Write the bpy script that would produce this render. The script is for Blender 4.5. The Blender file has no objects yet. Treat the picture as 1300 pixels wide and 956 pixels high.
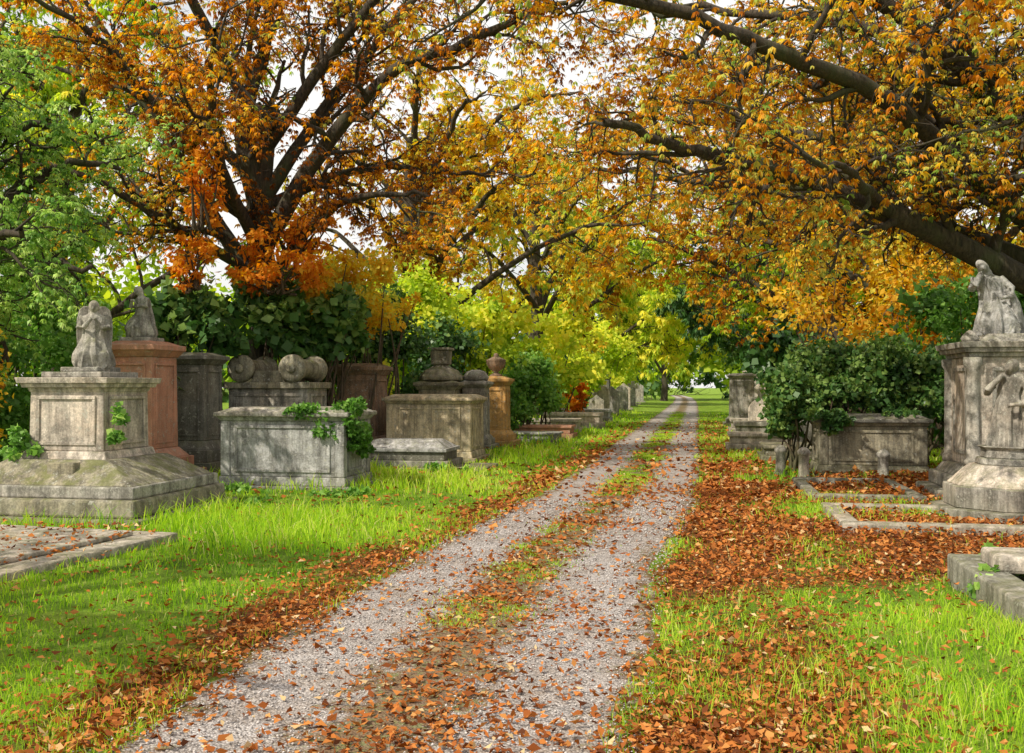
import bpy, math, random
import numpy as np
from mathutils import Vector, Matrix
random.seed(7); R=np.random.default_rng(11)
scene=bpy.context.scene
COL=scene.collection
# ---------------------------------------------------------------- utilities
def link(o,parent=None):
    COL.objects.link(o)
    if parent is not None: o.parent=parent
    return o
def empty(name,loc=(0,0,0),rz=0.0):
    e=bpy.data.objects.new(name,None); e.location=loc; e.rotation_euler=(0,0,rz); e.empty_display_size=.2
    return link(e)
def np_mesh(name,V,F,mat=None,attrs=None,parent=None,smooth=False):
    me=bpy.data.meshes.new(name)
    V=np.asarray(V,dtype=np.float32); F=np.asarray(F,dtype=np.int32)
    m,k=F.shape
    me.vertices.add(len(V)); me.vertices.foreach_set("co",V.ravel())
    me.loops.add(m*k); me.loops.foreach_set("vertex_index",F.ravel())
    me.polygons.add(m); me.polygons.foreach_set("loop_start",np.arange(0,m*k,k,dtype=np.int32))
    if smooth: me.polygons.foreach_set("use_smooth",np.ones(m,dtype=bool))
    me.update(calc_edges=True)
    if attrs:
        for an,(dom,arr) in attrs.items():
            a=me.attributes.new(an,'FLOAT',dom); a.data.foreach_set("value",np.asarray(arr,dtype=np.float32))
    if mat: me.materials.append(mat)
    o=bpy.data.objects.new(name,me); return link(o,parent)
def norm(a): return a/np.maximum(np.linalg.norm(a,axis=-1,keepdims=True),1e-9)
def smoothstep(a,b,x):
    t=np.clip((x-a)/(b-a),0,1); return t*t*(3-2*t)
# ---------------------------------------------------------------- material helpers
def newmat(name):
    m=bpy.data.materials.new(name); m.use_nodes=True; nt=m.node_tree
    b=nt.nodes.get('Principled BSDF'); return m,nt,b
def ramp(nt,fac,stops,interp='LINEAR'):
    r=nt.nodes.new('ShaderNodeValToRGB'); r.color_ramp.interpolation=interp
    el=r.color_ramp.elements
    while len(el)<len(stops): el.new(.5)
    for e,(p,c) in zip(el,stops):
        e.position=p; e.color=(c[0],c[1],c[2],1) if not isinstance(c,(int,float)) else (c,c,c,1)
    nt.links.new(fac,r.inputs[0]); return r.outputs[0]
def noise(nt,vec,scale,detail=4,rough=.6):
    n=nt.nodes.new('ShaderNodeTexNoise'); n.inputs['Scale'].default_value=scale
    n.inputs['Detail'].default_value=detail; n.inputs['Roughness'].default_value=rough
    nt.links.new(vec,n.inputs['Vector']); return n.outputs['Fac']
def mix(nt,fac,a,b,mode='MIX'):
    m=nt.nodes.new('ShaderNodeMix'); m.data_type='RGBA'; m.blend_type=mode
    for s,v in ((0,fac),(6,a),(7,b)):
        if isinstance(v,(int,float)): m.inputs[s].default_value=v
        elif isinstance(v,tuple): m.inputs[s].default_value=(v[0],v[1],v[2],1)
        else: nt.links.new(v,m.inputs[s])
    return m.outputs[2]
def math_n(nt,op,a,b=None,clamp=False):
    m=nt.nodes.new('ShaderNodeMath'); m.operation=op; m.use_clamp=clamp
    for i,v in enumerate((a,b)):
        if v is None: continue
        if isinstance(v,(int,float)): m.inputs[i].default_value=v
        else: nt.links.new(v,m.inputs[i])
    return m.outputs[0]
def bump(nt,h,strength,dist=.02):
    b=nt.nodes.new('ShaderNodeBump'); b.inputs['Strength'].default_value=strength; b.inputs['Distance'].default_value=dist
    nt.links.new(h,b.inputs['Height']); return b.outputs[0]
def pos(nt): return nt.nodes.new('ShaderNodeNewGeometry').outputs['Position']
def attr(nt,name):
    a=nt.nodes.new('ShaderNodeAttribute'); a.attribute_name=name; return a.outputs['Fac']
def mapping(nt,vec,sc):
    m=nt.nodes.new('ShaderNodeMapping'); m.inputs['Scale'].default_value=sc; nt.links.new(vec,m.inputs['Vector']); return m.outputs[0]

def stone(name,c1,c2,dark=(.05,.046,.038),stain=.6,moss=.4,mosscol=(.13,.14,.045),grain=1.0,warmth=.3):
    m,nt,b=newmat(name); p=pos(nt)
    base=ramp(nt,noise(nt,p,2.3,6,.65),[(.3,c1),(.68,c2)])
    warm=ramp(nt,noise(nt,p,1.1,4,.6),[(.48,0.0),(.68,warmth)])
    base=mix(nt,warm,base,(c2[0]*1.05,c2[1]*.8,c2[2]*.6))
    g=ramp(nt,noise(nt,p,38*grain,4,.7),[(.3,.6),(.7,1.18)])
    base=mix(nt,1.0,base,g,'MULTIPLY')
    st=noise(nt,mapping(nt,p,(4.5,4.5,.5)),1.6,6,.72)
    stf=ramp(nt,st,[(.4,0.0),(.6,1.0)])
    base=mix(nt,math_n(nt,'MULTIPLY',stf,stain),base,dark)
    bl=ramp(nt,noise(nt,p,6.5,8,.8),[(.48,0.0),(.58,1.0)])
    base=mix(nt,math_n(nt,'MULTIPLY',bl,stain*.9),base,dark)
    li=ramp(nt,noise(nt,p,13,5,.8),[(.57,0.0),(.63,1.0)])
    base=mix(nt,math_n(nt,'MULTIPLY',li,.6),base,(.5,.49,.42))
    geo=nt.nodes.new('ShaderNodeNewGeometry'); sep=nt.nodes.new('ShaderNodeSeparateXYZ'); nt.links.new(geo.outputs['Normal'],sep.inputs[0])
    up=ramp(nt,sep.outputs[2],[(.2,0.0),(.75,1.0)])
    mf=math_n(nt,'MULTIPLY',up,ramp(nt,noise(nt,p,5,7,.7),[(.45,0.0),(.6,1.0)]))
    base=mix(nt,math_n(nt,'MULTIPLY',mf,moss),base,mosscol)
    sp=nt.nodes.new('ShaderNodeSeparateXYZ'); nt.links.new(p,sp.inputs[0])
    low=ramp(nt,math_n(nt,'ADD',sp.outputs[2],math_n(nt,'MULTIPLY',noise(nt,p,4,4),.5)),[(.2,1.0),(.62,0.0)])
    base=mix(nt,math_n(nt,'MULTIPLY',low,.5),base,(.09,.095,.04))
    nt.links.new(base,b.inputs['Base Color']); b.inputs['Roughness'].default_value=.92; b.inputs['Specular IOR Level'].default_value=.15
    h=math_n(nt,'ADD',noise(nt,p,45*grain,5,.7),noise(nt,p,10,5,.6))
    nt.links.new(bump(nt,h,.6,.01),b.inputs['Normal']); return m
def leafmat(name,stops,trans=.4,gloss=0.0,boost=1.0):
    m,nt,b=newmat(name); a=attr(nt,'rnd')
    stops=[(p,tuple(min(v*boost,.85) for v in c)) for p,c in stops]
    c=ramp(nt,a,stops)
    if gloss>0:
        b.inputs['Roughness'].default_value=.42; b.inputs['Specular IOR Level'].default_value=gloss
        nt.links.new(c,b.inputs['Base Color']); front=b.outputs[0]
    else:
        df=nt.nodes.new('ShaderNodeBsdfDiffuse'); nt.links.new(c,df.inputs['Color']); front=df.outputs[0]; nt.nodes.remove(b)
    tr=nt.nodes.new('ShaderNodeBsdfTranslucent')
    hs=nt.nodes.new('ShaderNodeHueSaturation'); hs.inputs['Saturation'].default_value=1.1; hs.inputs['Value'].default_value=1.4
    nt.links.new(c,hs.inputs['Color']); nt.links.new(hs.outputs[0],tr.inputs['Color'])
    mx=nt.nodes.new('ShaderNodeMixShader'); mx.inputs[0].default_value=trans
    nt.links.new(front,mx.inputs[1]); nt.links.new(tr.outputs[0],mx.inputs[2])
    nt.links.new(mx.outputs[0],nt.nodes['Material Output'].inputs['Surface']); return m
def barkmat(name,c1,c2):
    m,nt,b=newmat(name); p=pos(nt)
    n=noise(nt,mapping(nt,p,(9,9,2)),2,6,.7)
    c=ramp(nt,n,[(.35,c1),(.7,c2)])
    g=ramp(nt,noise(nt,p,1.5,3),[(.5,0.0),(.7,.6)]); c=mix(nt,g,c,(.07,.09,.03))
    nt.links.new(c,b.inputs['Base Color']); b.inputs['Roughness'].default_value=.95
    nt.links.new(bump(nt,n,1.0,.04),b.inputs['Normal']); return m
M_chest=leafmat('chestnut_autumn_leaves',[(0,(.15,.055,.018)),(.17,(.38,.13,.024)),(.36,(.62,.25,.035)),(.52,(.68,.37,.05)),(.66,(.66,.48,.08)),(.8,(.5,.48,.11)),(.9,(.33,.4,.09)),(1,(.2,.3,.06))],.48,boost=1.15)
M_gold=leafmat('golden_leaves',[(0,(.26,.1,.016)),(.25,(.56,.27,.03)),(.5,(.7,.47,.055)),(.75,(.55,.52,.09)),(1,(.28,.38,.06))],.48,boost=1.15)
M_orange=leafmat('orange_maple_leaves',[(0,(.4,.08,.012)),(.5,(.68,.22,.025)),(1,(.78,.42,.05))],.45)
M_yg=leafmat('yellow_green_leaves',[(0,(.1,.18,.025)),(.35,(.26,.38,.04)),(.7,(.5,.57,.07)),(1,(.7,.62,.09))],.5,boost=1.2)
M_green=leafmat('green_leaves',[(0,(.05,.12,.02)),(.4,(.13,.28,.05)),(.8,(.3,.47,.1)),(1,(.5,.64,.18))],.42,.35,boost=1.15)
M_dark=leafmat('dark_green_leaves',[(0,(.018,.045,.012)),(.5,(.035,.095,.022)),(.9,(.08,.18,.04)),(1,(.18,.28,.06))],.25,.4)
M_fall=leafmat('fallen_leaf_litter',[(0,(.11,.04,.02)),(.3,(.29,.09,.028)),(.6,(.46,.16,.04)),(.88,(.55,.26,.08)),(1,(.62,.45,.24))],.12)
M_grass=leafmat('grass_blades',[(0,(.07,.17,.02)),(.25,(.2,.39,.03)),(.55,(.38,.57,.045)),(.82,(.56,.68,.08)),(1,(.66,.6,.24))],.45,boost=1.08)
M_bark=barkmat('bark',(.02,.015,.011),(.1,.075,.05))
M_bark2=barkmat('branch_bark',(.04,.028,.018),(.16,.11,.07))
S_grey=stone('weathered_grey_stone',(.36,.34,.3),(.55,.52,.46),stain=.66,moss=.5)
S_blue=stone('grey_portland_stone',(.4,.4,.4),(.6,.585,.57),stain=.6,moss=.4,warmth=.12)
S_pale=stone('pale_limestone',(.58,.49,.41),(.76,.68,.58),stain=.55,moss=.45)
S_cream=stone('cream_sandstone',(.58,.47,.3),(.76,.65,.45),stain=.55,moss=.35)
S_red=stone('red_granite',(.5,.22,.14),(.66,.35,.24),stain=.28,moss=.2,grain=2.5)
S_brown=stone('brown_stone',(.27,.17,.11),(.42,.28,.19),stain=.5,moss=.3)
S_ochre=stone('ochre_sandstone',(.56,.3,.09),(.7,.44,.17),stain=.35,moss=.3)
S_dark=stone('dark_slate_stone',(.15,.145,.13),(.28,.265,.225),stain=.5,moss=.5)
S_olive=stone('mossy_stone',(.3,.27,.19),(.47,.43,.32),stain=.66,moss=.75)
# ---------------------------------------------------------------- terrain
PY=np.array([-20,0,4.3,5.4,8.1,9.7,13.5,20,28.9,45,67,100,135,200,400.])
PX=np.array([-4.8,-1.5,-.68,-.45,.0,.33,1.3,2.65,4.25,7.3,11.4,17.4,23.3,32,60.])
yy=np.linspace(-20,400,4201); xx=np.interp(yy,PY,PX); ker=np.ones(21)/21; xs=np.convolve(np.pad(xx,10,mode='edge'),ker,'valid')
def pc(y): return np.interp(y,yy,xs)
def vnoise(x,y,s,seed=0):
    r=np.zeros_like(x,dtype=float)
    rg=np.random.default_rng(seed)
    for i in range(7):
        a=rg.uniform(0,6.28); f=s*rg.uniform(.5,2.0); ph=rg.uniform(0,6.28)
        r+=np.sin((x*math.cos(a)+y*math.sin(a))*f+ph+1.3*np.sin((y*math.cos(a)-x*math.sin(a))*f*.7+ph))
    return r/7*1.6
def hgt(x,y):
    d=np.abs(x-pc(y)); return smoothstep(1.45,4,d)*(.05+.07*vnoise(x,y,.9,3))
def leafdens(x,y):
    d=x-pc(y); n=vnoise(x,y,2.2,5); n2=vnoise(x,y,.8,8)
    mid=np.exp(-(d/.33)**2)*.9*(1-.6*smoothstep(13,18,y))
    le=np.exp(-((d+1.42)/.36)**2)*.85
    re=smoothstep(.95,1.35,d)*(1-smoothstep(1.8,2.8,d))*.9
    right=smoothstep(1.1,1.6,d)*(1-smoothstep(5.5,8,d))*smoothstep(7.2,8.6,y)*(1-smoothstep(15,21,y))*1.15
    gr=smoothstep(1.5,2.0,d)*(1-smoothstep(2.7,3.1,d))*smoothstep(10.5,12,y)*(1-smoothstep(17,19,y))
    onr=smoothstep(.1,.5,d)*(1-smoothstep(.9,1.2,d))*.14
    onl=smoothstep(.2,.5,-d)*(1-smoothstep(.9,1.2,-d))*.03
    v=(mid+le+re*.85+right+onr+onl)*(.7+.6*n+.25*n2)+.035*smoothstep(-6,-2,d)
    v=v-.75*gr
    v*=(1-.5*smoothstep(16,30,y))
    return np.clip(v,0,1.2)
gx=np.concatenate([-np.geomspace(9,400,45)[::-1],np.arange(-8.8,9.01,.2),np.geomspace(9.3,400,45)])
gy=np.concatenate([np.linspace(-60,2.6,14),np.arange(2.8,24,.2),np.geomspace(24.3,700,90)])
GX,GY=np.meshgrid(gx,gy); GZ=hgt(GX,GY)
nx=len(gx); ny=len(gy); idx=np.arange(nx*ny).reshape(ny,nx)
F=np.stack([idx[:-1,:-1].ravel(),idx[:-1,1:].ravel(),idx[1:,1:].ravel(),idx[1:,:-1].ravel()],1)
m,nt,b=newmat('ground_soil_and_grass'); p=pos(nt)
g=ramp(nt,noise(nt,p,1.1,6,.65),[(.3,(.08,.14,.02)),(.5,(.18,.29,.03)),(.7,(.32,.4,.055))])
g=mix(nt,1.0,g,ramp(nt,noise(nt,p,55,4,.7),[(.3,.45),(.7,1.4)]),'MULTIPLY')
soil=ramp(nt,noise(nt,p,30,5,.7),[(.3,(.07,.04,.018)),(.55,(.2,.085,.028)),(.75,(.34,.15,.05))])
lf=math_n(nt,'ADD',attr(nt,'leafd'),math_n(nt,'MULTIPLY',math_n(nt,'SUBTRACT',noise(nt,p,7,6,.75),.5),1.4))
c=mix(nt,ramp(nt,lf,[(.3,0.0),(.6,1.0)]),g,soil)
nt.links.new(c,b.inputs['Base Color']); b.inputs['Roughness'].default_value=1; b.inputs['Specular IOR Level'].default_value=.1
nt.links.new(bump(nt,noise(nt,p,25,6,.7),1.0,.05),b.inputs['Normal'])
np_mesh('ground',np.stack([GX.ravel(),GY.ravel(),GZ.ravel()],1),F,m,{'leafd':('POINT',leafdens(GX,GY).ravel())},smooth=True)
# gravel path
py=np.concatenate([np.arange(-12,30,.12),np.geomspace(30.2,170,260)])
nu=25; us=np.linspace(-1,1,nu)
UU,YY=np.meshgrid(us,py)
half=1.22+.10*vnoise(YY,YY*0+UU*0,1.7,21)+.06*vnoise(YY,YY*0+np.sign(UU)*9,6.,22)
XX=pc(YY)+UU*half
ZZ=.008+.012*np.exp(-(UU/.25)**2)
ZZ=np.where(np.abs(UU)>.99,-.01,ZZ)
idx=np.arange(UU.size).reshape(UU.shape)
F=np.stack([idx[:-1,:-1].ravel(),idx[:-1,1:].ravel(),idx[1:,1:].ravel(),idx[1:,:-1].ravel()],1)
m,nt,b=newmat('gravel_path_surface'); p=pos(nt)
vo=nt.nodes.new('ShaderNodeTexVoronoi'); vo.inputs['Scale'].default_value=75; nt.links.new(p,vo.inputs['Vector'])
vo2=nt.nodes.new('ShaderNodeTexVoronoi'); vo2.inputs['Scale'].default_value=34; nt.links.new(p,vo2.inputs['Vector'])
sepc=nt.nodes.new('ShaderNodeSeparateColor'); nt.links.new(vo.outputs['Color'],sepc.inputs[0])
gc=ramp(nt,sepc.outputs[0],[(0,(.27,.245,.235)),(.3,(.4,.37,.36)),(.65,(.5,.465,.455)),(.92,(.58,.54,.52)),(1,(.7,.65,.62))])
gc=mix(nt,ramp(nt,vo.outputs['Distance'],[(.4,0.0),(.75,.65)]),gc,(.16,.135,.115))
gc=mix(nt,ramp(nt,noise(nt,p,1.8,7,.75),[(.42,0.0),(.68,.7)]),gc,(.25,.19,.14))
gc=mix(nt,1.0,gc,ramp(nt,noise(nt,p,5,6,.7),[(.35,.74),(.6,1.08)]),'MULTIPLY')
u=math_n(nt,'ABSOLUTE',attr(nt,'u'))
nz=math_n(nt,'MULTIPLY',math_n(nt,'SUBTRACT',noise(nt,p,3.5,7,.75),.5),1.2)
midm=ramp(nt,math_n(nt,'ADD',u,nz),[(.18,1.0),(.34,0.0)])
edge=ramp(nt,math_n(nt,'ADD',u,nz),[(.8,0.0),(.98,1.0)])
dirt=ramp(nt,noise(nt,p,24,5,.7),[(.3,(.09,.06,.03)),(.5,(.18,.1,.045)),(.62,(.13,.17,.04)),(.75,(.3,.14,.05))])
gc=mix(nt,math_n(nt,'MULTIPLY',midm,.85),gc,dirt); gc=mix(nt,edge,gc,dirt)
nt.links.new(gc,b.inputs['Base Color']); b.inputs['Roughness'].default_value=.95; b.inputs['Specular IOR Level'].default_value=.1
h=math_n(nt,'SUBTRACT',noise(nt,p,9,6,.7),math_n(nt,'ADD',vo.outputs['Distance'],vo2.outputs['Distance']))
nt.links.new(bump(nt,h,.7,.015),b.inputs['Normal'])
np_mesh('gravel_path',np.stack([XX.ravel(),YY.ravel(),ZZ.ravel()],1),F,m,{'u':('POINT',UU.ravel())},smooth=True)
# ---------------------------------------------------------------- leaves
def leafobj(name,base,d,side,L,W,rnd,mat,parent=None,fold=.3):
    n=np.cross(d,side); t=base+d*L[:,None]; mid=base+d*(L*.45)[:,None]+n*(W*fold)[:,None]
    V=np.stack([base,mid+side*W[:,None],t-n*(L*.12)[:,None],mid-side*W[:,None]],1).reshape(-1,3); n=len(base)
    return np_mesh(name,V,np.arange(n*4,dtype=np.int32).reshape(n,4),mat,{'rnd':('FACE',np.clip(rnd,0,1))},parent)
def randdir(n): return norm(R.normal(size=(n,3)))
def perp(d): return norm(np.cross(d,randdir(len(d))+1e-4))
SLABS=[]
def in_slab(x,y,sl=None):
    m=np.zeros(len(x),bool)
    for (cx,cy,w,dp,a) in (SLABS if sl is None else sl):
        dx=x-cx; dy=y-cy; u=dx*math.cos(a)+dy*math.sin(a); v=-dx*math.sin(a)+dy*math.cos(a)
        m|=(np.abs(u)<w/2)&(np.abs(v)<dp/2)
    return m
# ---------------------------------------------------------------- stone building blocks
def block(par,name,cx,cy,z0,h,w1,d1,mat,w2=None,d2=None,bev=.014):
    w2=w1 if w2 is None else w2; d2=d1 if d2 is None else d2
    V=[]
    for z,w,d in ((z0,w1,d1),(z0+h,w2,d2)):
        for sx,sy in ((-1,-1),(1,-1),(1,1),(-1,1)): V.append((cx+sx*w/2,cy+sy*d/2,z))
    F=[(3,2,1,0),(4,5,6,7),(0,1,5,4),(1,2,6,5),(2,3,7,6),(3,0,4,7)]
    me=bpy.data.meshes.new(name); me.from_pydata(V,[],F); me.materials.append(mat)
    o=link(bpy.data.objects.new(name,me),par)
    if bev:
        md=o.modifiers.new('bevel','BEVEL'); md.width=bev; md.segments=2
    return o
def lathe(par,name,cx,cy,prof,mat,seg=24,axis='z',sq=1.0):
    V=[];F=[]
    n=len(prof)
    for (r,z) in prof:
        for i in range(seg):
            a=2*math.pi*(i+.5)/seg
            q=(r*math.cos(a),r*math.sin(a)*sq,z)
            if axis=='y': q=(q[0],q[2],q[1])
            V.append(q)
    for j in range(n-1):
        for i in range(seg):
            F.append((j*seg+i,j*seg+(i+1)%seg,(j+1)*seg+(i+1)%seg,(j+1)*seg+i))
    F.append(tuple(range(seg-1,-1,-1))); F.append(tuple((n-1)*seg+i for i in range(seg)))
    me=bpy.data.meshes.new(name); me.from_pydata(V,[],F); me.materials.append(mat)
    if seg>8:
        for q in me.polygons: q.use_smooth=True
    o=link(bpy.data.objects.new(name,me),par); o.location=(cx,cy,0); return o
def frames(par,cx,cy,z0,z1,w,d,mat,m=.12,t=.05,out=.025,faces='fr',n=1):
    k=0
    for f in faces:
        W=w if f=='f' else d
        cnt=n if f=='f' else 1
        pw=(W-2*m-(cnt-1)*m*.7)/cnt
        for i in range(cnt):
            c=-W/2+m+pw/2+i*(pw+m*.7)
            for (du,dz,su,sz) in ((0,z1-t/2,pw,t),(0,z0+t/2,pw,t),(-pw/2+t/2,(z0+z1)/2,t,z1-z0-2*t-.004),(pw/2-t/2,(z0+z1)/2,t,z1-z0-2*t-.004)):
                k+=1
                if f=='f': block(par,f'panel_moulding_{k}',cx+c+du,cy-d/2-out/2+.004,dz-sz/2,sz,su,out,mat,bev=.006)
                else:
                    s=1 if f=='r' else -1
                    block(par,f'panel_moulding_{k}',cx+s*(w/2+out/2-.004),cy+c+du,dz-sz/2,sz,out,su,mat,bev=.006)
def cornice(par,name,cx,cy,z,w,d,mat,steps=((.0,.05),(.05,.05),(.1,.06))):
    zz=z
    for i,(o,h) in enumerate(steps):
        block(par,f'{name}_{i+1}',cx,cy,zz,h,w+2*o,d+2*o,mat,w+2*o+.03,d+2*o+.03,bev=.008); zz+=h
    return zz
def chest_tomb(name,loc,rz,w,d,h,mat,n=1,top=None):
    e=empty(name,loc,rz); top=top or mat
    block(e,'foundation',0,0,-.12,.12+.09,w+.24,d+.24,mat); z=.09
    block(e,'plinth',0,0,z,.13,w+.08,d+.08,mat,w+.02,d+.02); z+=.13
    bh=h-.09-.13-.2
    block(e,'chest',0,0,z,bh,w-.06,d-.06,mat)
    frames(e,0,0,z+.07,z+bh-.07,w-.06,d-.06,mat,m=.2,t=.045,faces='frl',n=n)
    for i,(sx,sy) in enumerate(((-1,-1),(1,-1),(1,1),(-1,1))):
        block(e,f'corner_pilaster_{i+1}',sx*(w/2-.08),sy*(d/2-.08),z+.002,bh-.004,.15,.15,mat)
    z+=bh
    block(e,'cornice',0,0,z,.06,w,d,mat,w+.08,d+.08,bev=.008); z+=.06
    block(e,'ledger_slab',0,0,z,.07,w+.16,d+.16,top,bev=.02); z+=.07
    block(e,'ledger_chamfer',0,0,z,.07,w+.08,d+.08,top,w-.25,d-.25,bev=.01)
    return e
def pedestal(name,loc,rz,w,h,mat,basew=None,base_h=.4,cap=.2,d=None):
    e=empty(name,loc,rz); d=d or w; bw=(basew or w*1.5)-w
    block(e,'foundation',0,0,-.1,.1+base_h*.4,w+bw,d+bw,mat)
    block(e,'plinth',0,0,base_h*.4,base_h*.35,w+bw*.55,d+bw*.55,mat)
    block(e,'base_moulding',0,0,base_h*.75,base_h*.25,w+bw*.4,d+bw*.4,mat,w+.02,d+.02)
    z=base_h; bh=h-base_h-cap
    block(e,'die',0,0,z,bh,w,d,mat,w*.95,d*.95)
    frames(e,0,0,z+.08,z+bh-.1,w*.965,d*.965,mat,m=.1,t=.035,faces='fr')
    z+=bh
    block(e,'cap_moulding',0,0,z,cap*.4,w*.98,d*.98,mat,w+.14,d+.14,bev=.008)
    block(e,'cap_slab',0,0,z+cap*.4,cap*.35,w+.18,d+.18,mat)
    block(e,'cap_top',0,0,z+cap*.75,cap*.25,w+.08,d+.08,mat,w*.7,d*.7,bev=.008)
    return e,h
# ---- draped statues (fused with voxel remesh)
def statue(par,name,loc,H,mat,rz=0,lean=(0,0),width=1.0,wings=False,kneel=False,arm='pray',seed=0,bow=.06):
    V=[];F=[]
    rg=random.Random(seed)
    if kneel:
        prof=[(0,.25,.24,0,0),(.08,.27,.27,0,0),(.2,.25,.27,0,-.02),(.34,.2,.22,0,0),(.46,.165,.16,0,.03),(.58,.155,.13,0,.03),(.7,.185,.125,0,.01),(.76,.17,.11,0,0),(.8,.08,.07,0,-.02),(.84,.05,.05,0,-.03)]
    else:
        prof=[(0,.2,.19,0,0),(.06,.19,.18,0,0),(.25,.165,.15,0,0),(.42,.15,.13,0,0),(.52,.145,.12,0,0),(.6,.125,.1,0,.0),(.7,.15,.105,0,0),(.78,.17,.1,0,0),(.82,.15,.085,0,-.005),(.85,.06,.055,0,-.015),(.88,.045,.045,0,-.02)]
    seg=40; zs=np.linspace(0,prof[-1][0],36); P=np.array(prof)
    ph=[rg.uniform(0,6.28) for _ in range(4)]
    for z in zs:
        rx,ry,ox,oy=[np.interp(z,P[:,0],P[:,k]) for k in (1,2,3,4)]
        fa=.2*max(0,1-z/.75)+.05
        for i in range(seg):
            t=2*math.pi*i/seg
            f=1+fa*(.6*math.sin(9*t+ph[0]+3*z)+.4*math.sin(14*t+ph[1]-5*z)+.35*math.sin(4*t+ph[2]+9*z))
            V.append(((rx*f*math.cos(t)*width+ox),(ry*f*math.sin(t)+oy),z))
    n=len(zs)
    for j in range(n-1):
        for i in range(seg): F.append((j*seg+i,j*seg+(i+1)%seg,(j+1)*seg+(i+1)%seg,(j+1)*seg+i))
    F.append(tuple(range(seg-1,-1,-1))); F.append(tuple((n-1)*seg+i for i in range(seg)))
    def ell(c,r,s=16,rot=None):
        b0=len(V); rows=10
        for j in range(rows+1):
            a=math.pi*min(max(j/rows,.01),.99)
            for i in range(s):
                t=2*math.pi*i/s
                q=Vector((r[0]*math.sin(a)*math.cos(t),r[1]*math.sin(a)*math.sin(t),-r[2]*math.cos(a)))
                if rot: q=rot@q
                V.append((q[0]+c[0],q[1]+c[1],q[2]+c[2]))
        for j in range(rows):
            for i in range(s): F.append((b0+j*s+i,b0+j*s+(i+1)%s,b0+(j+1)*s+(i+1)%s,b0+(j+1)*s+i))
        F.append(tuple(b0+i for i in range(s-1,-1,-1))); F.append(tuple(b0+rows*s+i for i in range(s)))
    def limb(pts,rs,s=12):
        b0=len(V); pts=[Vector(q) for q in pts]
        for k,q in enumerate(pts):
            t=(pts[min(k+1,len(pts)-1)]-pts[max(k-1,0)]).normalized()
            a=t.orthogonal().normalized(); bb=t.cross(a)
            for i in range(s):
                an=2*math.pi*i/s; v=q+(a*math.cos(an)+bb*math.sin(an))*rs[k]; V.append(tuple(v))
        for k in range(len(pts)-1):
            for i in range(s): F.append((b0+k*s+i,b0+k*s+(i+1)%s,b0+(k+1)*s+(i+1)%s,b0+(k+1)*s+i))
        F.append(tuple(b0+i for i in range(s-1,-1,-1))); F.append(tuple(b0+(len(pts)-1)*s+i for i in range(s)))
    hz=.9; hy=-bow
    ell((0,hy,hz),(.062,.076,.09),rot=Matrix.Rotation(.45,3,'X'))
    ell((0,hy+.026,hz+.012),(.076,.08,.09))
    ell((0,hy-.074,hz-.02),(.012,.018,.022))
    ell((0,hy+.06,.83),(.085,.045,.12))
    if arm=='pray':
        for s in (-1,1): limb([(s*.15*width,0,.76),(s*.2*width,-.04,.6),(s*.12,-.17,.6),(s*.02,-.21,.73)],[.055,.05,.04,.028])
    elif arm=='rest':
        limb([(-.15,0,.76),(-.23,-.06,.62),(-.17,-.18,.66),(-.04,-.13,.82)],[.055,.05,.04,.033])
        limb([(.15,0,.76),(.24,-.03,.62),(.22,-.14,.5),(.08,-.2,.48)],[.055,.05,.04,.03])
        limb([(.2,-.05,.6),(.24,-.05,.4),(.25,-.02,.2),(.22,0,0)],[.05,.06,.07,.08])
    if kneel:
        for s in (-1,1): limb([(s*.1,.05,.3),(s*.13,-.2,.17),(s*.13,-.23,.06),(s*.12,.1,.04)],[.1,.085,.07,.06])
    if wings:
        for s in (-1,1):
            b0=len(V)
            out=[(.0,.84),(.07,.9),(.15,.9),(.215,.84),(.245,.7),(.25,.5),(.235,.25),(.19,.03),(.03,.1),(.0,.5)]
            for yo,sc in ((.07,1),(.16,.93)):
                for (a,z) in out: V.append((s*a*sc,yo+.03*math.cos(a*6),z*sc+.03))
            k=len(out)
            F.append(tuple(b0+i for i in range(k))); F.append(tuple(b0+k+i for i in range(k-1,-1,-1)))
            for i in range(k): F.append((b0+i,b0+(i+1)%k,b0+k+(i+1)%k,b0+k+i))
    W=[((x+lean[0]*z*z)*H,(y+lean[1]*z*z)*H,z*H) for (x,y,z) in V]
    me=bpy.data.meshes.new(name); me.from_pydata(W,[],F); me.materials.append(mat)
    o=link(bpy.data.objects.new(name,me),par); o.location=loc; o.rotation_euler=(0,0,rz)
    md=o.modifiers.new('fuse','REMESH'); md.mode='VOXEL'; md.voxel_size=.0095*H; md.use_smooth_shade=True
    sm=o.modifiers.new('weather','SMOOTH'); sm.factor=.5; sm.iterations=1
    return o
YAW=-math.radians(10.5)
A=empty('angel_monument',(-5.18,12.25,0),YAW)
block(A,'foundation_step',0,0,-.15,.28,2.75,2.5,S_olive,bev=.03)
block(A,'second_step',0,0,.13,.2,2.5,2.2,S_olive,2.47,2.17,bev=.03)
block(A,'third_step',0,0,.33,.14,2.36,2.0,S_grey,bev=.02)
block(A,'sloped_ledger',0,0,.47,.27,2.28,1.9,S_olive,1.32,1.3,bev=.015)
block(A,'foot_block',.15,-.72,.56,.16,.34,.2,S_olive,bev=.015)
block(A,'pedestal_plinth',0,0,.73,.1,1.12,1.12,S_pale,1.06,1.06)
block(A,'pedestal_die',0,0,.83,.72,.98,.98,S_pale,.96,.96)
frames(A,0,0,.9,1.48,.97,.97,S_pale,m=.1,t=.04,faces='fr')
zt=cornice(A,'cornice',0,0,1.53,.98,.98,S_pale,((.0,.05),(.06,.05),(.1,.07)))
block(A,'upper_step',0,0,zt,.07,.8,.8,S_grey)
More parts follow.
